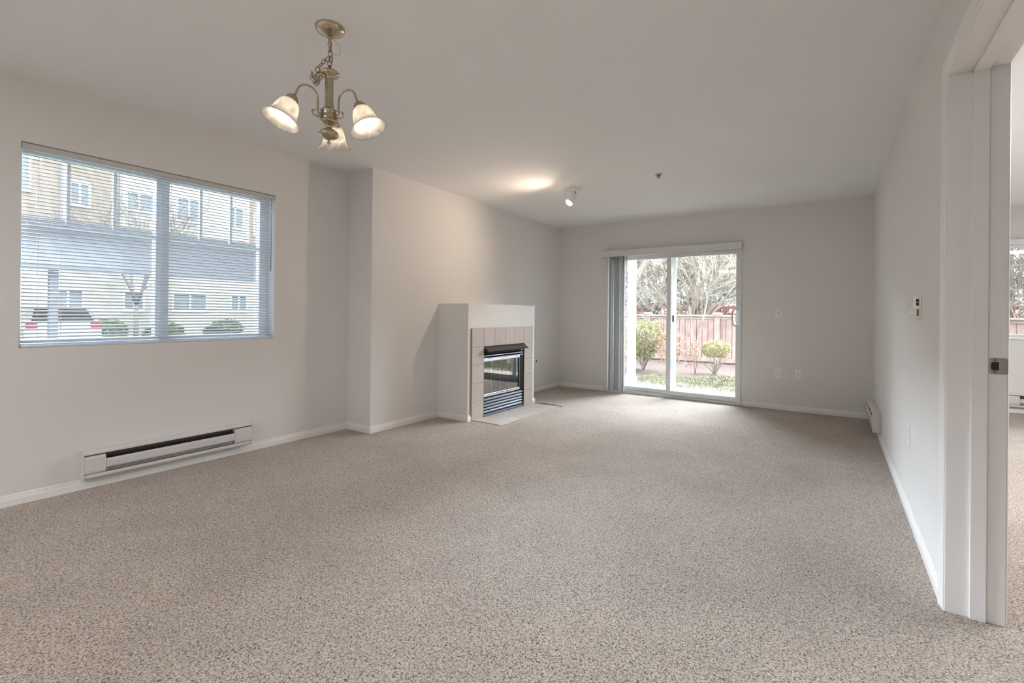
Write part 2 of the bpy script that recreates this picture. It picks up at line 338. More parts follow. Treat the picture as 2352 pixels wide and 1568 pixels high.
# ------------------------------------------------------------------ baseboard heaters
def heater(name, label, L, hgt, loc, ang, grp='baseboard heaters'):
    """local frame: x along length 0..L, y out of the wall, z up"""
    t = thing(name, label, 'heater', loc, grp)
    D = .062
    def ppx(prof, a, b, nm, m, bev=.002):
        o = MB().prism(prof, a, b, 0).build(nm, m, None, bev); o.parent = t; return o
    e = .125 * L / 1.0
    for a, b in ((-.003, .0), (L, L + .003)): ppx([(0, 0), (D - .008, 0), (D, .008), (D + .001, .03), (D + .001, hgt - .03), (D - .002, hgt - .012), (D - .012, hgt), (0, hgt)], a, b, 'end_cap', HEAT, .0008)
    ppx([(0, 0), (.018, 0), (.018, hgt), (0, hgt)], .004, L - .004, 'back_plate', HEAT)
    # top rail and bottom rail
    ppx([(0, hgt - .006), (0, hgt), (D - .012, hgt - .004), (D - .002, hgt - .014), (D - .002, hgt - .024), (D - .008, hgt - .022), (D - .008, hgt - .012)], .0, L, 'top_rail', HEAT)
    ppx([(0, .0), (D - .012, .0), (D - .004, .008), (D - .004, .026), (D - .010, .028), (D - .012, .010), (0, .008)], .0, L, 'bottom_rail', HEAT)
    ppx([(D - .012, .050), (D - .002, .056), (D, .066), (D, hgt - .068), (D - .006, hgt - .061), (D - .012, hgt - .063)], e, L - e * .85, 'front_panel', HEAT)
    m = MB().prism([(D + .0005, .085), (D + .0014, .086), (D + .0014, .0885), (D + .0005, .089)], e, L - e * .85, 0)
    o = m.build('rib', HEAT, None); o.parent = t
    for a, b in ((0, e - .001), (L - e * .85 + .001, L)):
        ppx([(.002, .028), (D - .008, .028), (D, .038), (D + .002, .05), (D + .002, hgt - .045), (D - .003, hgt - .032), (.002, hgt - .030)], a, b, 'end_cover', HEAT, .004)
    m = MB()
    m.box(e, L - e * .85, .018, .022, .03, hgt - .03)
    n = int(L / .012)
    for i in range(n):
        x = e + (L - e * 1.85) * (i + .5) / n; m.box(x - .0006, x + .0006, .02, D - .014, .045, hgt - .05)
    o = m.build('heating_element', FIN, None); o.parent = t
    m = MB().box(e, L - e * .85, D - .022, D - .016, .034, .050)
    o = m.build('lower_strip', FINL, None); o.parent = t
    rr = random.Random(4)
    for i in range(16):
        x = e + (L - e * 1.9) * (i + rr.random() * .6) / 16; o = MB().box(x, x + .003, D - .016, D - .0152, .037, .045).build('strip_slot', DARK, None); o.parent = t
    t.rotation_euler = (0, 0, ang); return t
heater('baseboard_heater', 'long white electric baseboard heater below the blind covered window', 1.0, .172, (LX + .001, .900 + 1.0, .066), R(-90))
heater('baseboard_heater', 'white baseboard heater seen end on, on the right wall near the far corner', .88, .175, (RX - .001, 5.36, .070), R(90))
heater('baseboard_heater', 'white baseboard heater under the window of the next room', 1.0, .165, (1.70 + 1.0, OB - .001, .070), R(180))
# ------------------------------------------------------------------ fireplace
FXF = -3.09; FY0, FY1, FZ = 3.725, 5.02, 1.212
fp = thing('fireplace', 'built-in gas fireplace with beige tile surround and black louvred insert', 'fireplace', (FXF, (FY0 + FY1) / 2, 0))
OY0, OY1, OZ = 3.975, 4.768, .757
m = MB()   # plastered box with a real opening
m.box(BX - .0, FXF, FY0, OY0, 0, FZ).box(BX, FXF, OY1, FY1, 0, FZ).box(BX, FXF, OY0, OY1, OZ, FZ)
m.build('mantel_box', WALL, fp)
prof = lambda s, w: [(w + s * d, z) for d, z in PR]
MB().prism(prof(-1, FY0), BX, FXF + .013, 0).prism(prof(1, FXF), FY0, 3.768, 1).build('base_moulding', TRIM, fp)
MB().prism(prof(1, FXF), 4.962, FY1, 1).prism(prof(1, FY1), BX, FXF + .013, 0).build('base_moulding', TRIM, fp)
TY = [3.772 + i * (4.958 - 3.772) / 6 for i in range(7)]
m = MB().box(FXF, FXF + .012, TY[0], OY0 - .0, 0, .955).box(FXF, FXF + .012, OY1, TY[6], 0, .955).box(FXF, FXF + .012, OY0, OY1, OZ, .955)
m.build('grout_bed', GROUT, fp)
m = MB(); g = .002
def tilebox(y0, y1, z0, z1): m.box(FXF + .006, FXF + .016, y0 + g, y1 - g, z0 + g, z1 - g)
for i in range(6): tilebox(TY[i], TY[i + 1], .757, .955)
zs = [.757, .568, .379, .190, 0]
for i in range(4): tilebox(TY[0], OY0, zs[i + 1], zs[i]); tilebox(OY1, TY[6], zs[i + 1], zs[i])
m.build('tile_surround', TILE, fp, .0015)
# metal firebox (recess 0.36 deep)
BD = BX + .03
m = MB()
m.box(BD, FXF + .008, OY0, OY0 + .010, 0, OZ).box(BD, FXF + .008, OY1 - .012, OY1, 0, OZ).box(BD, FXF + .008, OY0, OY1, OZ - .012, OZ).box(BD - .005, BD, OY0, OY1, 0, OZ)
m.box(FXF - .05, FXF + .006, OY1 - .075, OY1 - .010, .205, .655)     # deep black jamb on the right
m.build('firebox_shell', BLACK, fp, .001)
m = MB().box(BD, BD + .02, OY0 + .01, OY1 - .012, .2, .66)
m.build('firebrick_panel', FIREB, fp)
m = MB()
for i, y in enumerate((4.02, 4.20, 4.40, 4.60)): m.box(BD + .02, BD + .045, y, y + .11, .40, .66); m.box(BD + .045, BD + .06, y + .035, y + .075, .37, .66)
m.build('ceramic_slab', PALEC, fp, .004)
MB().box(BD, FXF - .02, OY0 + .01, OY1 - .012, .19, .215).build('ember_bed', GRAVEL, fp)
m = MB(); m.prism([(FXF + .004, .752), (FXF + .012, .752), (FXF + .078, .706), (FXF + .076, .701), (FXF + .010, .742), (FXF + .004, .742)], OY0 + .004, OY1 - .002, 1)
m.prism([(FXF + .004, .752), (FXF + .012, .752), (FXF + .078, .706), (FXF + .076, .701), (FXF + .004, .70)], OY0 + .002, OY0 + .005, 1)
m.prism([(FXF + .004, .752), (FXF + .012, .752), (FXF + .078, .706), (FXF + .076, .701), (FXF + .004, .70)], OY1 - .003, OY1 + .0, 1)
m.build('hood', HOODM, fp)
def grille(z0, z1, n, nm):
    MB().box(FXF - .03, FXF - .026, OY0 + .01, OY1 - .012, z0, z1).build(nm, BLACK, fp)
    g_ = bpy.data.objects[-1] if False else None
    par = C.objects[-1]
    for i in range(n):
        a = z0 + (z1 - z0) * i / n; h_ = (z1 - z0) / n
        MB().prism([(FXF - .018, a + h_ * .95), (FXF - .006, a + h_ * .80), (FXF + .006, a + h_ * .40), (FXF + .008, a + h_ * .12), (FXF + .004, a + h_ * .10), (FXF - .010, a + h_ * .60), (FXF - .022, a + h_ * .86)], OY0 + .012, OY1 - .016, 1).build('louver', LOUV, par)
grille(.618, .700, 3, 'upper_grille'); grille(.035, .200, 5, 'lower_grille')
MB().box(FXF - .02, FXF + .012, OY0 + .01, OY1 - .012, .0, .028).build('toe_strip', LOUV, fp, .002)
GY1 = OY1 - .085
m = ring(MB(), FXF - .012, FXF + .006, OY0 + .008, GY1, .212, .614, .003, .003, .028, .022, axis=0)
dr = m.build('glass_door', CHROME, fp, .002)
MB().box(FXF - .012, FXF + .004, GY1 - .020, GY1, .24, .592).box(FXF - .02, FXF + .002, OY0 + .008, GY1, .200, .210).build('door_edge', BLACK, dr, .001)
for i in range(4):
    a = OY0 + .010 + (GY1 - .020 - OY0 - .010) * i / 4; b = OY0 + .010 + (GY1 - .020 - OY0 - .010) * (i + 1) / 4
    MB().box(FXF - .008, FXF - .003, a + .0015, b - .0015, .240, .592).build('glass_panel', FGLASS, dr)
for y in (4.20, 4.32, 4.42, 4.50): MB().tube([(FXF + .006, y, .226), (FXF + .018, y + .01, .232), (FXF + .018, y + .04, .232), (FXF + .006, y + .05, .226)], .004, 6).build('handle', GREYV, dr)
hearth = thing('hearth', 'flush beige tile hearth laid in the carpet before the fireplace', 'hearth', (-2.9, 4.37, 0))
HX1 = -2.70
MB().box(FXF + .017, HX1 - .003, 3.793, 4.982, .0, .004).build('grout_bed', GROUT, hearth)
m = MB()
for i in range(2):
    for j in range(6):
        x0 = FXF + .018 + (HX1 - FXF - .018) * i / 2; y0 = 3.79 + 1.195 * j / 6
        m.box(x0 + g, x0 + (HX1 - FXF - .018) / 2 - g, y0 + g, y0 + 1.195 / 6 - g, .001, .006)
m.build('tiles', TILE, hearth, .001)
tag(MB().tube([(FXF + .03, 4.992, .005), (-2.9, 4.996, .008), (-2.80, 4.992, .007), (HX1 + .03, 4.988, .004)], [.007, .008, .007, .004], 6).build('carpet_edge', mat('frayed jute edge', (.30, .15, .07), .95, var=.4, vscale=60)), 'brown frayed carpet edge beside the hearth tiles', 'carpet edge')
kv = tag(MB().lathe([(0, .010), (.006, .010), (.008, .006), (.013, .002), (.013, 0)], 16, Matrix.Translation((BX, 5.747, .436)) @ Matrix.Rotation(R(90), 4, 'Y')).build('gas_key_valve', mat('dark valve', (.08, .07, .05), .4, .5)), 'tiny dark gas key valve on the wall right of the fireplace', 'valve')
# ------------------------------------------------------------------ patio door
door = struct(bpy.data.objects.new('door_1', None)); C.objects.link(door); door.location = ((DX0 + DX1) / 2, BY, 0)
m = MB()
y0, y1 = BY - .012, BY + .15
ring(m, DX0, DX1, y0, y1, 0, DZ, .040, .028, .030, .040)
m.build('door_frame', VINYL, door, .003)
for q in (.022, .070): MB().box(DX0 + .04, DX1 - .04, BY + q, BY + q + .006, .03, .046).build('track', GREYV, door)
def panel(nm, xa, xb, yc, st, st2=None):
    st2 = st2 or st
    d = .030; z0, z1 = .034, DZ - .042
    m = ring(MB(), xa, xb, yc, yc + d, z0, z1, st, st2, .060, .055)
    p = m.build(nm, VINYL, door, .003)
    MB().box(xa + st, xb - st2, yc + .012, yc + .016, z0 + .06, z1 - .055).build('pane', GLASS, p); return p
sp = panel('sliding_panel', -1.868, DX1 - .030, BY + .004, .055, .034)
fx = panel('fixed_panel', DX0 + .042, -1.755, BY + .052, .050)
m = MB(); hx = -.992
m.tube([(hx, BY + .004, 1.195), (hx - .005, BY - .045, 1.195), (hx - .045, BY - .050, 1.165), (hx - .045, BY - .050, 1.02), (hx - .010, BY - .045, .985), (hx, BY + .004, .985)], .009, 10, sm=4)
m.build('handle', VINYL, sp)
MB().box(-1.800, -1.778, BY + .034, BY + .052, 1.02, 1.11).build('latch', DARK, fx, .002)
for x in (-2.2, -1.75, -1.35, -1.05): MB().lathe([(0, .002), (.004, .002), (.005, 0)], 10, Matrix.Translation((x, BY - .012, .018)) @ Matrix.Rotation(R(90), 4, 'X')).build('screw', GREYV, door)
# vertical blinds
vb = thing('vertical_blind', 'grey white vertical blind stacked at the left of the patio door', 'blind', (-2.6, BY - .05, 1.95))
MB().box(-2.785, -.936, BY - .100, BY - .088, 1.936, 2.020).box(-2.785, -2.773, BY - .09, BY, 1.936, 2.020).box(-.948, -.936, BY - .09, BY, 1.936, 2.020).build('valance', mat('valance vinyl', (.74, .73, .70), .5), vb, .001)
MB().box(-2.76, -.96, BY - .070, BY - .030, 1.972, 2.005).build('headrail', VINYL, vb, .002)
rr = random.Random(3)
VM = [VANE, translucent('shaded vane', (.38, .40, .40), .1), translucent('half shaded vane', (.72, .74, .74), .3)]  # darker copies put the shade of the gaps between vanes into the colour
for i in range(15):
    x = -2.655 + i * .0155 + rr.uniform(-.003, .003); a = R(90 + rr.uniform(-14, 14)); ln = .089
    mt = Matrix.Translation((x, BY - .052, 0)) @ Matrix.Rotation(a - R(90), 4, 'Z')
    vs = []
    for z in (.035, 1.965):
        for q in (-1, -.5, 0, .5, 1): vs.append(mt @ Vector((.004 * (1 - q * q), q * ln / 2, z)))
    for z in (.035, 1.965):
        for q in (-1, -.5, 0, .5, 1): vs.append(mt @ Vector((.004 * (1 - q * q) + .0008, q * ln / 2, z)))
    fs = [(k, k + 1, 6 + k, 5 + k) for k in range(4)] + [(10 + k, 15 + k, 16 + k, 11 + k) for k in range(4)] + [(0, 5, 15, 10), (4, 14, 19, 9)]
    MB().add(vs, fs, True).build('vane', VM[(0, 1, 0, 2)[i % 4]], vb)
MB().tube([(-2.405, BY - .085, 1.95), (-2.405, BY - .085, 1.20)], .003, 6).build('wand', mat('grey wand', (.45, .46, .47), .4), vb)
# ------------------------------------------------------------------ doorway to the next room
dw = struct(bpy.data.objects.new('door_2', None)); C.objects.link(dw); dw.location = (RX, (JY0 + JY1) / 2, 0)
m = MB()
m.box(RX - .004, WT + .004, JY1, JY1 + .018, 0, JZ + .018).box(RX - .004, WT + .004, JY0 - .018, JY0, 0, JZ + .018).box(RX - .004, WT + .004, JY0, JY1, JZ, JZ + .018)
m.build('jamb', TRIM, dw, .001)
m = MB(); m.box(.423, .467, JY1 - .011, JY1, 0, JZ).box(.423, .467, JY0, JY0 + .011, 0, JZ).box(.423, .467, JY0, JY1, JZ - .011, JZ)
m.build('door_stop', TRIM, dw, .0015)
# casing: mitred colonial profile, (offset from opening, projection)
CP = [(0.004, 0), (.004, .008), (.010, .011), (.016, .009), (.030, .010), (.036, .013), (.050, .016), (.058, .016), (.062, .010), (.062, 0)]
def casing(side, xw):
    m = MB(); pts = []
    for o_, d in CP:
        x = xw + side * d
        pts.append([(x, JY1 + o_, 0), (x, JY1 + o_, JZ + o_), (x, JY0 - o_, JZ + o_), (x, JY0 - o_, 0)])
    vs = [p for q in pts for p in q]; fs = []
    for i in range(len(CP) - 1):
        for k in range(3): fs.append((i * 4 + k, i * 4 + k + 1, (i + 1) * 4 + k + 1, (i + 1) * 4 + k))
    return m.add(vs, fs).build('casing', TRIM, dw)
casing(-1, RX); casing(1, WT)
def rrect(x0, x1, z0, z1, rd, n=5):
    o = []
    for cx, cz, a0 in ((x1 - rd, z1 - rd, 0), (x0 + rd, z1 - rd, 90), (x0 + rd, z0 + rd, 180), (x1 - rd, z0 + rd, 270)):
        for k in range(n + 1): a = R(a0 + 90 * k / n); o.append((cx + rd * math.cos(a), cz + rd * math.sin(a)))
    return o
m = MB().prism(rrect(.4725, .521, .910, .969, .006), JY1 - .0016, JY1 + .0002, 1)
spl = m.build('strike_plate', mat('satin nickel plate', (.55, .51, .47), .35, .9), dw)
MB().prism([(.480, .924), (.496, .924), (.498, .932), (.4965, .940), (.498, .948), (.496, .954), (.480, .954), (.476, .947), (.476, .931)], JY1 - .0022, JY1 - .0012, 1).build('latch_hole', DARK, spl)
for z in (.917, .962): MB().lathe([(0, .0006), (.0025, .0006), (.0025, .0012), (.0036, .001), (.004, 0)], 12, Matrix.Translation((.487, JY1 - .0016, z)) @ Matrix.Rotation(R(90), 4, 'X')).build('screw', mat('plate screw', (.20, .18, .15), .4, .8), spl)
# ------------------------------------------------------------------ next room window
w2 = struct(bpy.data.objects.new('window_2', None)); C.objects.link(w2); w2.location = ((OWX0 + OWX1) / 2, OB + .1, OWZ0)
m = MB(); ya, yb = OB + .09, OB + .14
ring(m, OWX0, OWX1, ya, yb, OWZ0, OWZ1, .045, .045, .04, .04).box(2.14, 2.20, ya, yb, OWZ0 + .04, OWZ1 - .04)
m.build('window_frame', VINYL, w2, .003)
m = MB()
for z in (1.46, 1.755): m.box(OWX0, OWX1, ya + .02, ya + .03, z - .006, z + .006)
m.build('muntin', VINYL, w2)
MB().box(OWX0, OWX1, ya + .032, ya + .036, OWZ0, OWZ1).build('pane', GLASS, w2)
MB().box(OWX0 - .01, OWX1 + .01, OB - .02, OB + .09, OWZ0 - .02, OWZ0 - .001).build('sill', TRIM, w2, .002)
b2 = thing('roller_blind', 'white blind pulled up at the top of the next room window', 'blind', (2.17, OB - .02, OWZ1))
MB().box(OWX0 - .02, OWX1 + .02, OB - .05, OB - .002, OWZ1 - .02, OWZ1 + .045).build('headrail', VINYL, b2, .003)
MB().box(OWX0 - .01, OWX1 + .01, OB - .045, OB - .006, OWZ1 - .055, OWZ1 - .022).build('slats', BLIND, b2, .002)
# ------------------------------------------------------------------ wall plates
def frame_at(loc, nrm):
    z = Vector((0, 0, 1)); n = Vector(nrm); x = z.cross(n); return Matrix.Translation(loc) @ Matrix((x, z, n)).transposed().to_4x4()
def plate(name, label, cat, loc, nrm, kind, mt, grp=None):
    Mx = frame_at(loc, nrm); t = thing(name, label, cat, loc, grp)
    MB().box(-.035, .035, -.057, .057, 0, .005, Mx).build('cover_plate', mt, t, .002)
    if kind == 'outlet':
        for dz in (.020, -.020):
            o = MB().box(-.016, .016, dz - .014, dz + .014, .004, .0068, Mx).build('receptacle', mt, t, .0012)
            MB().box(-.0075, -.0050, dz - .002, dz + .007, .0066, .0072, Mx).box(.0050, .0075, dz - .002, dz + .006, .0066, .0072, Mx).lathe([(.0022, .0066), (.0022, .0072), (0, .0072)], 8, Mx @ Matrix.Translation((0, dz - .008, 0))).build('slot', DARK, o)
        MB().lathe([(.0028, .004), (.0025, .0062), (0, .0064)], 10, Mx).build('screw', GREYV, t)
    elif kind == 'switch':
        MB().box(-.006, .006, -.013, .013, .004, .0065, Mx).build('toggle_frame', mat('toggle grey', (.5, .49, .47), .5), t)
        MB().box(-.004, .004, -.002, .010, .006, .015, Mx).build('toggle', mt, t, .001)
        for q in (-.030, .030): MB().lathe([(.0028, .004), (.0025, .0062), (0, .0064)], 10, Mx @ Matrix.Translation((0, q, 0))).build('screw', GREYV, t)
    elif kind == 'coax':
        MB().lathe([(.0055, .004), (.0055, .008), (.0045, .009), (0, .009)], 14, Mx).build('jack', DARK, t)
        for q in (-.042, .042): MB().lathe([(.0035, .004), (.003, .0062), (0, .0064)], 10, Mx @ Matrix.Translation((0, q, 0))).build('screw', GREYV, t)
    return t
plate('wall_outlet', 'cream double socket on the wall left of the fireplace', 'outlet', (BX, 3.325, .452), (1, 0, 0), 'outlet', PLASTI)
plate('wall_outlet', 'beige double socket on the back wall left of the patio door', 'outlet', (-3.07, BY, .443), (0, -1, 0), 'outlet', PLASTI)
plate('wall_outlet', 'white double socket on the back wall right of the patio door', 'outlet', (-.539, BY, .431), (0, -1, 0), 'outlet', PLAST)
plate('cable_outlet', 'white cable wall plate with a dark centre jack', 'outlet', (-.335, BY, .437), (0, -1, 0), 'coax', PLAST)
plate('light_switch', 'white light switch on the back wall right of the patio door', 'switch', (-.540, BY, 1.148), (0, -1, 0), 'switch', PLAST)
plate('wall_outlet', 'white double socket on the right wall near the door casing', 'outlet', (RX, 3.48, .449), (-1, 0, 0), 'outlet', PLAST)
plate('wall_outlet', 'white socket plate on the right wall just before the far heater', 'outlet', (RX, 5.25, .436), (-1, 0, 0), 'outlet', PLAST)
th = thing('thermostat', 'white wall thermostat with a round dial on the right wall', 'thermostat', (RX, 3.05, 1.165))
Mx = frame_at((RX, 3.10, 1.165), (-1, 0, 0))
MB().box(-.040, .040, -.060, .060, 0, .007, Mx).build('back_plate', PLAST, th, .002)
MB().box(-.030, .034, -.055, .057, .006, .026, Mx).build('housing', PLAST, th, .004)
MB().lathe([(.021, .024), (.021, .036), (.019, .039), (0, .039)], 28, Mx @ Matrix.Translation((.006, -.026, 0))).build('dial', PLAST, th, .001)
for q in (.026, .008): MB().box(.0336, .0346, q, q + .015, .010, .021, Mx).build('vent_slot', DARK, th)
MB().box(.0336, .0346, -.045, -.010, .010, .019, Mx).build('scale_window', mat('brass scale', (.25, .17, .05), .4), th)
MB().box(.010, .016, .030, .036, .0255, .0265, Mx).build('indicator', DARK, th)
# ------------------------------------------------------------------ chandelier
CHX, CHY = -1.953, 1.324
ch = thing('chandelier', 'brushed nickel three arm chandelier with lit alabaster bell shades', 'chandelier', (CHX, CHY, H))
T0 = Matrix.Translation((CHX, CHY, 0))
MB().lathe([(.066, H), (.066, H - .004), (.063, H - .012), (.056, H - .022), (.045, H - .028), (.030, H - .036), (.016, H - .041), (.008, H - .044), (.0, H - .044)], 40, T0).build('canopy', NICKEL, ch)
MB().lathe([(.010, H - .040), (.011, H - .048), (.007, H - .056), (.009, H - .064), (.004, H - .070), (0, H - .070)], 16, T0).build('canopy_loop', NICKEL, ch)
def link(center, d, twist, L=.030, Wd=.017, r=.0020):
    d = Vector(d).normalized(); a = d.orthogonal().normalized(); a = Matrix.Rotation(twist, 3, d) @ a; pts = []
    for k in range(16):
        t = 2 * math.pi * k / 16; pts.append(Vector(center) + d * (L / 2 * math.cos(t)) + a * (Wd / 2 * math.sin(t)))
    return pts
cm = MB()
z = H - .078
k = 0
while z > 2.262:
    cm.tube(link((CHX + .002 * math.sin(k), CHY, z), (0.04 * math.sin(k * 2), .0, 1), (k % 2) * R(90) + .5), .0022, 6, True); z -= .0225; k += 1
# slack chain hanging down at the left and bunched beside the upper cup
S = Vector((-.561, -.828, 0)).normalized()      # to the left as seen from the doorway side
S = Vector((-.828 * 0 - .561, -.828, 0)).normalized()
def pt(a, z, b=0): return Vector((CHX, CHY, z)) + S * a + Vector((.828, -.561, 0)) * b
path = [pt(.008, 2.292), pt(.026, 2.276), pt(.040, 2.256), pt(.052, 2.234), pt(.058, 2.210), pt(.064, 2.196), pt(.074, 2.206), pt(.072, 2.188), pt(.058, 2.176), pt(.048, 2.186), pt(.044, 2.204, .012), pt(.060, 2.182, .014), pt(.052, 2.170, .01), pt(.040, 2.190, .02)]
for i, p in enumerate(path):
    q = path[min(i + 1, len(path) - 1)] if i < len(path) - 1 else path[i - 1]
    cm.tube(link(p, (q - p), (i % 2) * R(90) + .3 * i), .0021, 6, True)
cm.build('chain', DARKN, ch)
MB().tube([(CHX, CHY, H - .06), pt(-.006, 2.34), pt(-.012, 2.30), pt(-.006, 2.262), (CHX, CHY, 2.235)], .0028, 8, sm=4).build('lamp_cord', mat('gold lamp cord', (.40, .33, .18), .4, .4), ch)
MB().tube([pt(-.010, 2.392), pt(-.036, 2.372), pt(-.048, 2.345), pt(-.042, 2.325), pt(-.026, 2.320), pt(-.008, 2.326)], .0007, 5, sm=5).build('ground_wire', mat('copper wire', (.35, .22, .12), .4, .8), ch)
MB().lathe([(0, 2.262), (.006, 2.262), (.006, 2.248), (.010, 2.246), (.020, 2.243), (.036, 2.236), (.045, 2.228), (.046, 2.222), (.040, 2.214), (.022, 2.206), (.020, 2.202), (.0185, 2.198)], 36, T0).build('upper_cup', NICKEL, ch)
prof = []
m = MB(); seg = 48
vs = []; zs = (2.200, 2.068)
for z_ in zs:
    for k in range(seg):
        t = 2 * math.pi * k / seg; r = .0172 + .0014 * math.cos(12 * t); vs.append((CHX + r * math.cos(t), CHY + r * math.sin(t), z_))
m.add(vs, [(k, (k + 1) % seg, seg + (k + 1) % seg, seg + k) for k in range(seg)], True)
m.build('stem', NICKEL, ch)
MB().lathe([(.018, 2.072), (.021, 2.068), (.020, 2.064), (.030, 2.058), (.038, 2.050), (.040, 2.046), (.037, 2.043), (.037, 2.018), (.040, 2.014), (.036, 2.010), (.038, 2.006), (.043, 2.003), (.0445, 1.999), (.043, 1.995), (.037, 1.991), (.028, 1.987), (.020, 1.981), (.013, 1.974), (.014, 1.970), (.020, 1.966), (.030, 1.960), (.039, 1.953), (.044, 1.947), (.045, 1.942), (.043, 1.935), (.037, 1.928), (.030, 1.924), (.022, 1.922), (.018, 1.920), (.014, 1.918), (.007, 1.914), (.005, 1.910), (.008, 1.905), (.007, 1.898), (0, 1.893)], 40, T0).build('hub', NICKEL, ch)
def shade_prof(): return [(.023, 0), (.030, -.003), (.040, -.014), (.047, -.030), (.051, -.050), (.054, -.070), (.060, -.086), (.070, -.099), (.080, -.107), (.083, -.110)]
va = math.atan2(.561, -.828)       # azimuth pointing away from the camera
for i, da in enumerate((-8, 112, 232)):
    a = va + R(da); u = Vector((math.cos(a), math.sin(a), 0)); O = Vector((CHX, CHY, 0))
    pts = []
    P = [(.036, 2.030), (.048, 2.026), (.052, 2.034), (.052, 2.060), (.053, 2.085)]
    for k in range(9):
        t = math.pi * (1 - k / 8.6); P.append((.0985 + .0455 * math.cos(t), 2.092 + .0455 * math.sin(t)))
    P += [(.152, 2.078), (.158, 2.066)]
    MB().tube([O + u * r + Vector((0, 0, z_)) for r, z_ in P], .0048, 12, sm=4).build('arm', NICKEL, ch)
    arm = C.objects[-1]
    Hk = [(.036, 2.016), (.056, 2.012), (.072, 2.014), (.078, 2.024), (.074, 2.034), (.066, 2.036)]
    MB().tube([O + u * r + Vector((0, 0, z_)) for r, z_ in Hk], [.004, .0038, .0036, .0036, .004, .0055], 10, sm=4).build('scroll_hook', NICKEL, arm)
    tilt = R(24); ax = u.cross(Vector((0, 0, 1)))
    Mt = Matrix.Translation(O + u * .158 + Vector((0, 0, 2.070))) @ Matrix.Rotation(tilt, 4, ax)
    MB().lathe([(.006, .006), (.012, .004), (.020, -.004), (.026, -.014), (.029, -.024), (.030, -.036), (.027, -.036), (.022, -.030)], 28, Mt).build('socket_cup', NICKEL, ch)
    Ms = Mt @ Matrix.Translation((0, 0, -.027)); sp_ = shade_prof()
    MB().lathe(sp_ + [(r - .0028, z_ + .0005) for r, z_ in sp_[::-1]], 44, Ms).build('lamp_shade', SHADE, ch)
    bulb = [(.012, -.010), (.014, -.025), (.022, -.040), (.030, -.056), (.0325, -.070), (.030, -.084), (.023, -.095), (.012, -.102), (0, -.104)]
    MB().lathe(bulb, 28, Ms).build('light_bulb', BULB, ch)
# ------------------------------------------------------------------ ceiling spot and sprinkler
SX, SYY = -2.262, 4.475
sl = thing('ceiling_spotlight', 'small white ceiling spotlight with a lit bulb', 'spotlight', (SX, SYY, H))
MB().lathe([(.064, H), (.064, H - .006), (.056, H - .014), (.040, H - .022), (.020, H - .027), (0, H - .028)], 36, Matrix.Translation((SX, SYY, 0))).build('canopy', PLAST, sl)
MB().tube([(SX, SYY, H - .024), (SX, SYY, H - .058)], .0055, 10).build('swivel_stem', NICKEL, sl)
sd = Vector((-.40, -.52, -.85)).normalized()      # beam direction
sc_ = Vector((SX, SYY, H - .060)) + sd * .0
Mt = Matrix.Translation(sc_) @ (-sd).to_track_quat('Z', 'Y').to_matrix().to_4x4()
MB().lathe([(0, .006), (.014, .004), (.026, -.004), (.031, -.016), (.032, -.030), (.032, -.075), (.036, -.090), (.041, -.100), (.042, -.118), (.038, -.118), (.036, -.098), (.028, -.078)], 32, Mt).build('lamp_head', PLAST, sl)
MB().lathe([(.016, -.080), (.034, -.108), (.036, -.124), (.032, -.132), (.018, -.138), (0, -.140)], 28, Mt).build('light_bulb', SPOTB, sl)
sk = thing('fire_sprinkler', 'small ceiling fire sprinkler with a round escutcheon', 'sprinkler', (-1.370, 4.433, H))
T1 = Matrix.Translation((-1.370, 4.433, 0))
MB().lathe([(.037, H), (.037, H - .002), (.030, H - .006), (.012, H - .010), (0, H - .010)], 28, T1).build('escutcheon', mat('sprinkler white', (.62, .58, .54), .4, .3), sk)
MB().tube([(-1.370 - .011, 4.433 + .004, H - .010), (-1.370 - .012, 4.433 + .004, H - .028), (-1.370 - .006, 4.433 + .002, H - .041), (-1.370 + .006, 4.433 - .002, H - .041), (-1.370 + .012, 4.433 - .004, H - .028), (-1.370 + .011, 4.433 - .004, H - .010)], .0022, 6, sm=3).tube([(-1.37, 4.433, H - .01), (-1.37, 4.433, H - .036)], .002, 6).build('frame', mat('dark bronze', (.16, .13, .11), .4, .8), sk)
MB().lathe([(.020, H - .016), (.020, H - .018), (0, H - .018)], 16, T1).build('deflector', mat('dark bronze plate', (.16, .13, .11), .4, .8), sk)
# ================================================================== OUTSIDE, patio side
struct(bx('ground', BARK, None, -14, 14, BY + T + .9, 60, -.25, -.03))
struct(bx('patio', CONC, None, -5.5, .30, BY + T, 7.35, -.10, -.012))
colm = thing('porch_column', 'square white porch column just outside the patio door', 'column', (-2.60, 7.15, 0))
MB().box(-2.645, -2.555, 7.05, 7.19, .10, 2.7).build('shaft', VINYL, colm, .004)
MB().box(-2.665, -2.535, 7.03, 7.21, -.012, .14).build('plinth', VINYL, colm, .004)
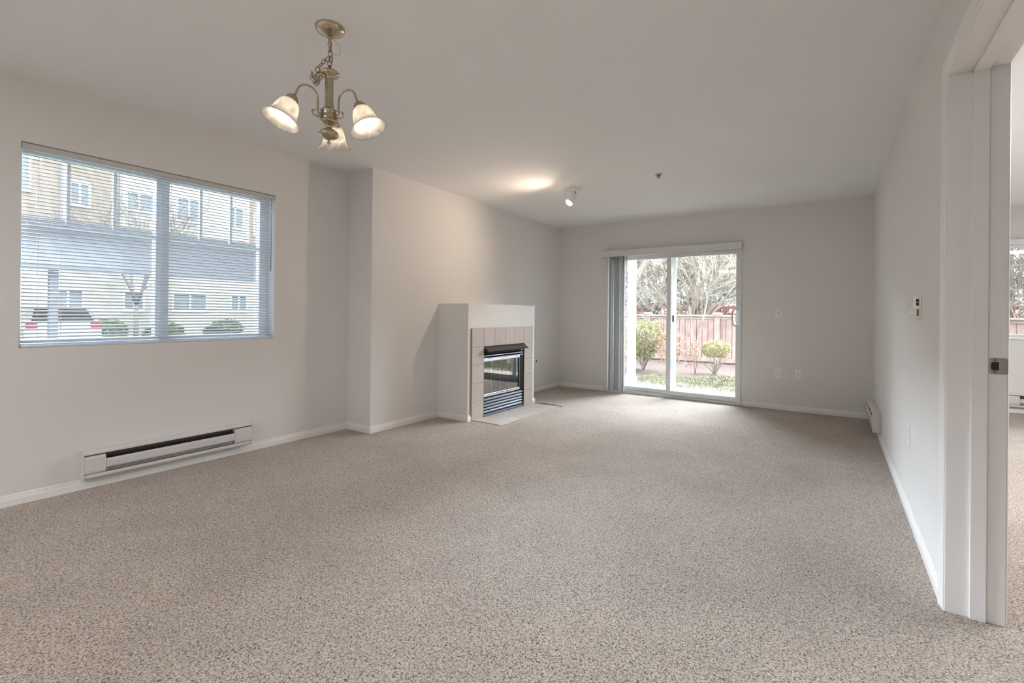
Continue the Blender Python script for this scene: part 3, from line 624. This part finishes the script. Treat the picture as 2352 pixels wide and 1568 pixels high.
# near cedar fence
FYY = 12.0
f1 = thing('wooden_fence', 'reddish brown board fence with a flat cap rail behind the shrubs', 'fence', (-3, FYY, 0))
m = MB(); x = -9.0; rr = random.Random(8)
while x < 6:
    t_ = rr.uniform(-.006, .006); m.box(x, x + .118, FYY + t_, FYY + .02 + t_, .03, 1.04); x += .133
m.build('boards', CEDAR, f1)
MB().box(-9, 6, FYY - .09, FYY + .11, 1.085, 1.125).box(-9, 6, FYY - .028, FYY - .002, 1.02, 1.09).build('cap_rail', CEDARR, f1, .004)
MB().box(-9, 6, FYY - .030, FYY - .002, .0, .09).build('bottom_rail', CEDAR, f1, .004)
for x in (-8.5, -6.2, -3.95, -2.28, .05, 2.4, 4.7):
    p = MB().box(x - .06, x + .06, FYY - .06, FYY + .06, -.03, 1.14).build('fence_post', CEDAR, f1, .004)
    MB().box(x - .10, x + .10, FYY - .10, FYY + .10, 1.13, 1.165).box(x - .075, x + .075, FYY - .075, FYY + .075, 1.165, 1.185).build('post_cap', CEDARR, p, .004)
f2 = thing('wooden_fence', 'dark red fence with slatted top standing beyond the brown fence', 'fence', (-4, 19, 0))
m = MB(); x = -16.0
while x < 10: m.box(x, x + .12, 19, 19.02, .0, 1.18); m.box(x + .02, x + .06, 19, 19.02, 1.15, 1.36); x += .14
m.build('boards', REDW, f2)
MB().box(-16, 10, 18.96, 19.06, 1.36, 1.46).box(-16, 10, 18.96, 19.0, 1.10, 1.16).build('rail', REDW, f2, .004)
for x in (-13.5, -11, -8.6, -6.1, -3.6, -1.2, 1.2, 3.6):
    MB().box(x - .07, x + .07, 18.93, 19.07, 0, 1.55).build('fence_post', REDW, f2, .004)
# plants -----------------------------------------------------------
def branches(m, base, r0, h, spread, n_main, depth, seed, kids=(4, 3, 3, 2), upw=.35, minr=.003):
    rr = random.Random(seed)
    def grow(p, d, L, r, lv):
        pts = [p]; dd = d.copy(); q = p.copy(); N = 4
        for i in range(N):
            dd = (dd + Vector((rr.gauss(0, .09), rr.gauss(0, .09), rr.gauss(0, .07) + upw * .12))).normalized()
            if dd.z < .12: dd.z = .12 + abs(dd.z) * .3; dd.normalize()
            q = q + dd * L / N; pts.append(q.copy())
        rs = [max(minr, r * (1 - .62 * i / N)) for i in range(N + 1)]
        m.tube(pts, rs, 4 if lv > 0 else 7)
        if lv >= depth: return
        for k in range(kids[min(lv, len(kids) - 1)]):
            i = rr.choice((1, 2, 3, 3, 4)); a = rr.uniform(0, 2 * math.pi); sp = rr.uniform(.35, .95)
            o = dd.orthogonal().normalized(); o = Matrix.Rotation(a, 3, dd) @ o
            grow(pts[i], (dd * math.cos(sp) + o * math.sin(sp)).normalized(), L * rr.uniform(.5, .78), rs[i] * .55, lv + 1)
    for k in range(n_main):
        a = 2 * math.pi * k / n_main + rr.uniform(-.4, .4); sp = spread * rr.uniform(.5, 1.2)
        d = Vector((math.cos(a) * math.sin(sp), math.sin(a) * math.sin(sp), math.cos(sp)))
        grow(Vector(base), d, h * rr.uniform(.40, .55), r0 * rr.uniform(.7, 1.0), 0)
    return m
def leaves(m, fn, n, size, seed):
    rr = random.Random(seed)
    for i in range(n):
        p = fn(rr)
        if p is None: continue
        a = Vector((rr.gauss(0, 1), rr.gauss(0, 1), rr.gauss(0, .7))).normalized(); b = a.orthogonal().normalized(); b = Matrix.Rotation(rr.uniform(0, 6.3), 3, a) @ b; c = a.cross(b)
        s = size * rr.uniform(.6, 1.3); p = Vector(p)
        m.add([p - b * s, p - c * s * .35 + a * s * .1, p + b * s, p + c * s * .35 + a * s * .1], [(0, 1, 2, 3)])
    return m
def ball(cx, cy, cz, rx, ry, rz, lump=.18, seed=0, fill=.55):
    def f(rr):
        d = Vector((rr.gauss(0, 1), rr.gauss(0, 1), rr.gauss(0, 1))).normalized()
        k = 1 + lump * math.sin(5 * d.x + seed) * math.sin(4 * d.y + 2 * seed) * math.cos(6 * d.z + seed)
        r = (rr.random() ** .33 * (1 - fill) + fill) * k
        return (cx + d.x * rx * r, cy + d.y * ry * r, cz + d.z * rz * r)
    return f
def bare_tree(label, x, y, r0, h, spread, n_main, depth, seed, mt, kids=(4, 4, 3, 3), zb=-.03, trunk=0, minr=.004):
    t = thing('bare_tree', label, 'tree', (x, y, zb), 'bare trees beyond the patio')
    base_ = (x, y, zb + trunk)
    if trunk: MB().tube([(x, y, zb), (x + .03, y, zb + trunk * .5), (x, y, zb + trunk + .1)], [r0 * 1.5, r0 * 1.25, r0 * 1.1], 9).build('trunk', mt, t)
    branches(MB(), base_, r0, h, spread, n_main, depth, seed, kids, minr=minr).build('branches', mt, t)
    return t
bare_tree('large pale multi-stemmed bare tree rising behind the brown fence', -3.05, 13.2, .055, 5.0, .75, 9, 4, 11, TWIG, (6, 5, 4, 3), trunk=.45, minr=.0035)
bare_tree('slender pale bare tree close to the porch column', -4.55, 11.2, .035, 4.4, .40, 4, 3, 5, TWIG, (4, 4, 3, 2), trunk=.3, minr=.003)
bare_tree('dark trunked bare tree between the two fences', -5.0, 15.5, .10, 6.0, .7, 7, 4, 21, TWIGG, (5, 4, 3, 3), trunk=1.0)
bare_tree('grey bare tree behind the red fence at the right', -.6, 17.2, .09, 6.5, .65, 7, 4, 33, TWIGG, (5, 4, 3, 3), trunk=.8)
bare_tree('pale bare tree seen through the window of the next room', 3.3, 14.5, .04, 5.2, .9, 9, 4, 41, TWIG, (6, 5, 4, 3), trunk=.4)
# evergreens far behind
def evergreen(label, x, y, h, r, seed):
    t = thing('evergreen_tree', label, 'tree', (x, y, -.03), 'evergreen trees behind the red fence')
    MB().tube([(x, y, -.03), (x, y, h * .8)], [.25, .06], 8).build('trunk', TWIGG, t)
    rr0 = random.Random(seed)
    def f(rr):
        z = rr.random() ** .9; k = (1 - z) ** .6 * (0.75 + .25 * math.sin(z * 26 + seed)); a = rr.uniform(0, 6.283); q = math.sqrt(rr.uniform(.35, 1)) * r * k
        return (x + q * math.cos(a), y + q * math.sin(a), .3 + z * h)
    leaves(MB(), f, 4500, .20, seed).build('foliage', LEAFD, t)
labs = ['tall dark evergreen tree at the left behind the red fence', 'rounded evergreen tree left of centre behind the bare branches', 'broad evergreen tree in the centre behind the bare branches',
        'evergreen tree right of centre behind the bare branches', 'tall evergreen tree at the right behind the red fence', 'evergreen tree seen through the next room window', 'evergreen tree at the far left behind the porch column']
for i, (x, y, h, r) in enumerate([(-11.2, 26, 8, 2.6), (-8.8, 24.5, 6.0, 2.4), (-6.4, 27, 9, 2.8), (-3.6, 25, 7, 2.6), (-1.2, 27, 9.5, 2.9), (5.6, 26, 8, 3.2), (-13.8, 27, 7.5, 2.8)]):
    evergreen(labs[i], x, y, h, r, 50 + i)
# shrubs
sh = thing('round_shrub', 'ball shaped pale yellow shrub on thin stems before the fence', 'shrub', (-1.90, 9.75, -.03))
branches(MB(), (-1.90, 9.75, -.03), .018, .75, .5, 6, 1, 3, (3,), minr=.004).build('stems', TWIG, sh)
leaves(MB(), ball(-1.87, 9.75, .47, .27, .27, .17, .1, 1), 2600, .026, 2).build('foliage', LEAFB, sh)
sh = thing('bushy_shrub', 'tall yellow green shrub beside the porch column', 'shrub', (-3.25, 9.6, -.03))
branches(MB(), (-3.25, 9.6, -.03), .02, 1.3, .5, 9, 2, 9, (4, 3), minr=.004).build('stems', TWIG, sh)
leaves(MB(), ball(-3.22, 9.6, .60, .40, .36, .40, .3, 2, .35), 3600, .032, 3).build('foliage', LEAFY, sh)
sh = thing('thin_shrub', 'thin reddish leaved shrub left of the door mullion', 'shrub', (-2.62, 9.2, -.03))
branches(MB(), (-2.62, 9.2, -.03), .010, 1.2, .35, 6, 1, 14, (3, 3), minr=.0025).build('stems', TWIG, sh)
leaves(MB(), ball(-2.62, 9.2, .52, .24, .22, .38, .3, 4, .2), 900, .030, 5).build('foliage', LEAFR, sh)
sh = thing('thin_shrub', 'wispy leggy shrub with sparse red leaves right of the door mullion', 'shrub', (-2.25, 9.5, -.03))
branches(MB(), (-2.20, 9.5, -.03), .010, 2.4, .16, 3, 1, 17, (3, 3), minr=.003).build('stems', TWIG, sh)
leaves(MB(), ball(-2.27, 9.5, .40, .16, .16, .34, .3, 6, .2), 240, .026, 7).build('foliage', LEAFR, sh)
def carpetf(rr):
    x = rr.uniform(-3.4, .25); y = 7.42 + rr.random() ** 1.1 * 2.1
    e = 8.75 + .30 * math.sin(x * 3.1) + .18 * math.sin(x * 9) + (-.75 if x < -2.75 else 0)
    if y > e: return None
    return (x, y, -.025 + rr.random() ** .7 * (.075 + .04 * math.sin(x * 7) * math.sin(y * 6)))
tag(leaves(MB(), carpetf, 26000, .018, 12).build('ground_cover', LEAFG), 'low green leafy ground cover beside the patio slab', 'ground cover', kind='stuff')
# ================================================================== OUTSIDE, street side
struct(bx('lawn', LAWN, None, -27.9, LX - T - .02, -16, 30, -.42, -.30))
struct(bx('street', ASPH, None, -25.2, -14, -16, 6.4, -.31, -.285))
BXX = -28.0
ab = thing('apartment_building', 'pale two storey apartment block across the street', 'building', (BXX, 8, -.3))
MB().box(BXX - 6, BXX, -10, 24, -.3, 3.6).build('lower_wall', SIDW, ab)
MB().box(BXX - 6, BXX - .3, -10, 24, 3.6, 11).build('upper_wall', SIDB, ab)
MB().box(BXX - .3, BXX + .15, 8.0, 13.6, 5.0, 10.5).build('bay_wall', SIDW, ab)
m = MB()
for y in (5.85, 7.95, 13.6, 17): m.box(BXX - .3, BXX + .2, y, y + .16, 5.0, 10.5)
m.build('corner_board', VINYL, ab)
def hwin(y0, y1, z0, z1, x=BXX - .3, n=2):
    fr = MB().box(x - .02, x + .07, y0 - .1, y1 + .1, z0 - .1, z0).box(x - .02, x + .07, y0 - .1, y1 + .1, z1, z1 + .1).box(x - .02, x + .07, y0 - .1, y0, z0, z1).box(x - .02, x + .07, y1, y1 + .1, z0, z1).box(x - .02, x + .06, (y0 + y1) / 2 - .04, (y0 + y1) / 2 + .04, z0, z1).build('window', VINYL, ab)
    MB().box(x, x + .02, y0, y1, z0, z1).build('pane', WGLS, fr)
k = 28 / 18
def S2(y0, y1, z0, z1, x=BXX - .3): hwin(y0 * k, y1 * k, 1.11 + (z0 - 1.11) * k, 1.11 + (z1 - 1.11) * k, x)
S2(2.75, 3.1, 4.35, 5.4); S2(3.98, 4.36, 4.15, 4.75); S2(5.15, 5.85, 4.2, 4.7, BXX + .15); S2(6.55, 7.2, 4.1, 4.8, BXX + .15); S2(8.1, 8.6, 4.1, 4.8, BXX + .15); S2(9.2, 9.8, 4.0, 4.8, BXX - .3)
for (a, b) in ((3.6, 4.2), (5.2, 5.65), (6.5, 7.45), (8.3, 8.8), (9.4, 9.9)): S2(a, b, 1.12, 1.62, BXX)
# parked car, rear towards the window
car = thing('parked_car', 'white parked car with dark rear window and red tail lights', 'car', (-21.8, 4.2, -.285))
yc = 4.2; xr = -19.6; z0 = -.285
prof = [(xr, z0 + .45), (xr - .04, z0 + .80), (xr - .12, z0 + .98), (xr - .55, z0 + 1.42), (xr - 1.0, z0 + 1.48), (xr - 2.2, z0 + 1.46), (xr - 3.0, z0 + 1.0), (xr - 4.2, z0 + .82), (xr - 4.4, z0 + .45), (xr - 4.3, z0 + .25), (xr - .1, z0 + .25)]
m = MB(); hw = .90; vs = []
for s in (-1, 1):
    for p in prof: vs.append((p[0], yc + s * (hw - max(0, p[1] - z0 - .95) * .38), p[1]))
n = len(prof); m.add(vs, [(i, (i + 1) % n, n + (i + 1) % n, n + i) for i in range(n)] + [tuple(range(n))[::-1], tuple(range(n, 2 * n))])
m.build('body', CARW, car, .05)
def quad(a, b, c, d): return [a, b, c, d]
m = MB(); vs = [(xr - .17, yc - .72, z0 + 1.03), (xr - .17, yc + .72, z0 + 1.03), (xr - .52, yc + .60, z0 + 1.38), (xr - .52, yc - .60, z0 + 1.38)]
vs = [Vector(v) + Vector((.012, 0, .012)) for v in vs]; vs2 = [v - Vector((.03, 0, .03)) for v in vs]
m.add(vs + vs2, [(0, 1, 2, 3), (7, 6, 5, 4), (0, 4, 5, 1), (1, 5, 6, 2), (2, 6, 7, 3), (3, 7, 4, 0)]); m.build('rear_window', CARG, car)
for s in (-1, 1): MB().box(xr - .14, xr + .01, yc + s * .86, yc + s * .62, z0 + .80, z0 + .97).build('tail_light', TAIL, car, .01)
MB().box(xr - .60, xr - .52, yc - .18, yc + .18, z0 + 1.43, z0 + 1.47).build('brake_light', TAIL, car)
MB().box(xr - .2, xr + .07, yc - .86, yc + .86, z0 + .32, z0 + .55).build('bumper', CARW, car, .03)
MB().box(xr - .02, xr + .015, yc - .17, yc + .17, z0 + .66, z0 + .78).build('number_plate', PLAST, car)
for xx in (xr - .8, xr - 3.5):
    for s in (-1, 1):
        MB().lathe([(0, -.1), (.2, -.1), (.31, -.09), (.33, -.06), (.33, .06), (.31, .09), (.2, .1), (0, .1)], 24, Matrix.Translation((xx, yc + s * .80, z0 + .33)) @ Matrix.Rotation(R(90), 4, 'X')).build('wheel', RUB, car)
# hedge shrubs before the building
for i, (y, r, lab) in enumerate([(6.9, .75, 'round green bush beside the parked car'), (9.2, .6, 'low green bush in the middle before the apartment block'), (11.8, .7, 'green bush right of the middle before the apartment block'), (14.6, .8, 'round green bush at the right before the apartment block'), (1.5, .8, 'green bush behind the parked car'), (8.1, .45, 'small low bush between two rounder bushes'), (10.5, .5, 'small bush right of the bare street tree'), (13.2, .5, 'small bush left of the large right hand bush')]):
    bxx = -26 if r > .55 else -24.3
    s = thing('hedge_bush', lab, 'bush', (bxx, y, -.3), 'bushes before the apartment block')
    MB().tube([(bxx, y, -.3), (bxx, y, .1)], .05, 6).build('stem', TWIGG, s)
    leaves(MB(), ball(bxx, y, r * .6 - .3, r, r, r * .75, .25, i), 1800, .08, 70 + i).build('foliage', LEAFH, s)
bare_tree('bare street tree seen through the blind', -24.9, 7.6, .07, 6.5, .5, 5, 3, 77, TWIGG, (5, 5, 4), zb=-.3, trunk=1.6, minr=.008)
po = thing('carport', 'low carport with a grey shingle roof on blue grey posts across the street', 'carport', (-19.6, 10, -.3))
MB().prism([(-18.00, 2.30), (-18.00, 2.20), (-22.4, 2.75), (-22.4, 2.85), (-20.2, 3.92)], -4, 28, 1).build('roof', SHING, po)
MB().box(-18.02, -17.94, -4, 28, 2.20, 2.34).build('fascia', POST, po)
for y in (-3.2, 3.64, 11.4, 19.4, 27): MB().box(-18.32, -18.13, y - .095, y + .095, -.3, 2.24).build('post', POST, po, .008)
for y in (-3.2, 11.4, 27): MB().box(-22.1, -21.9, y - .09, y + .09, -.3, 2.70).build('post', POST, po, .008)
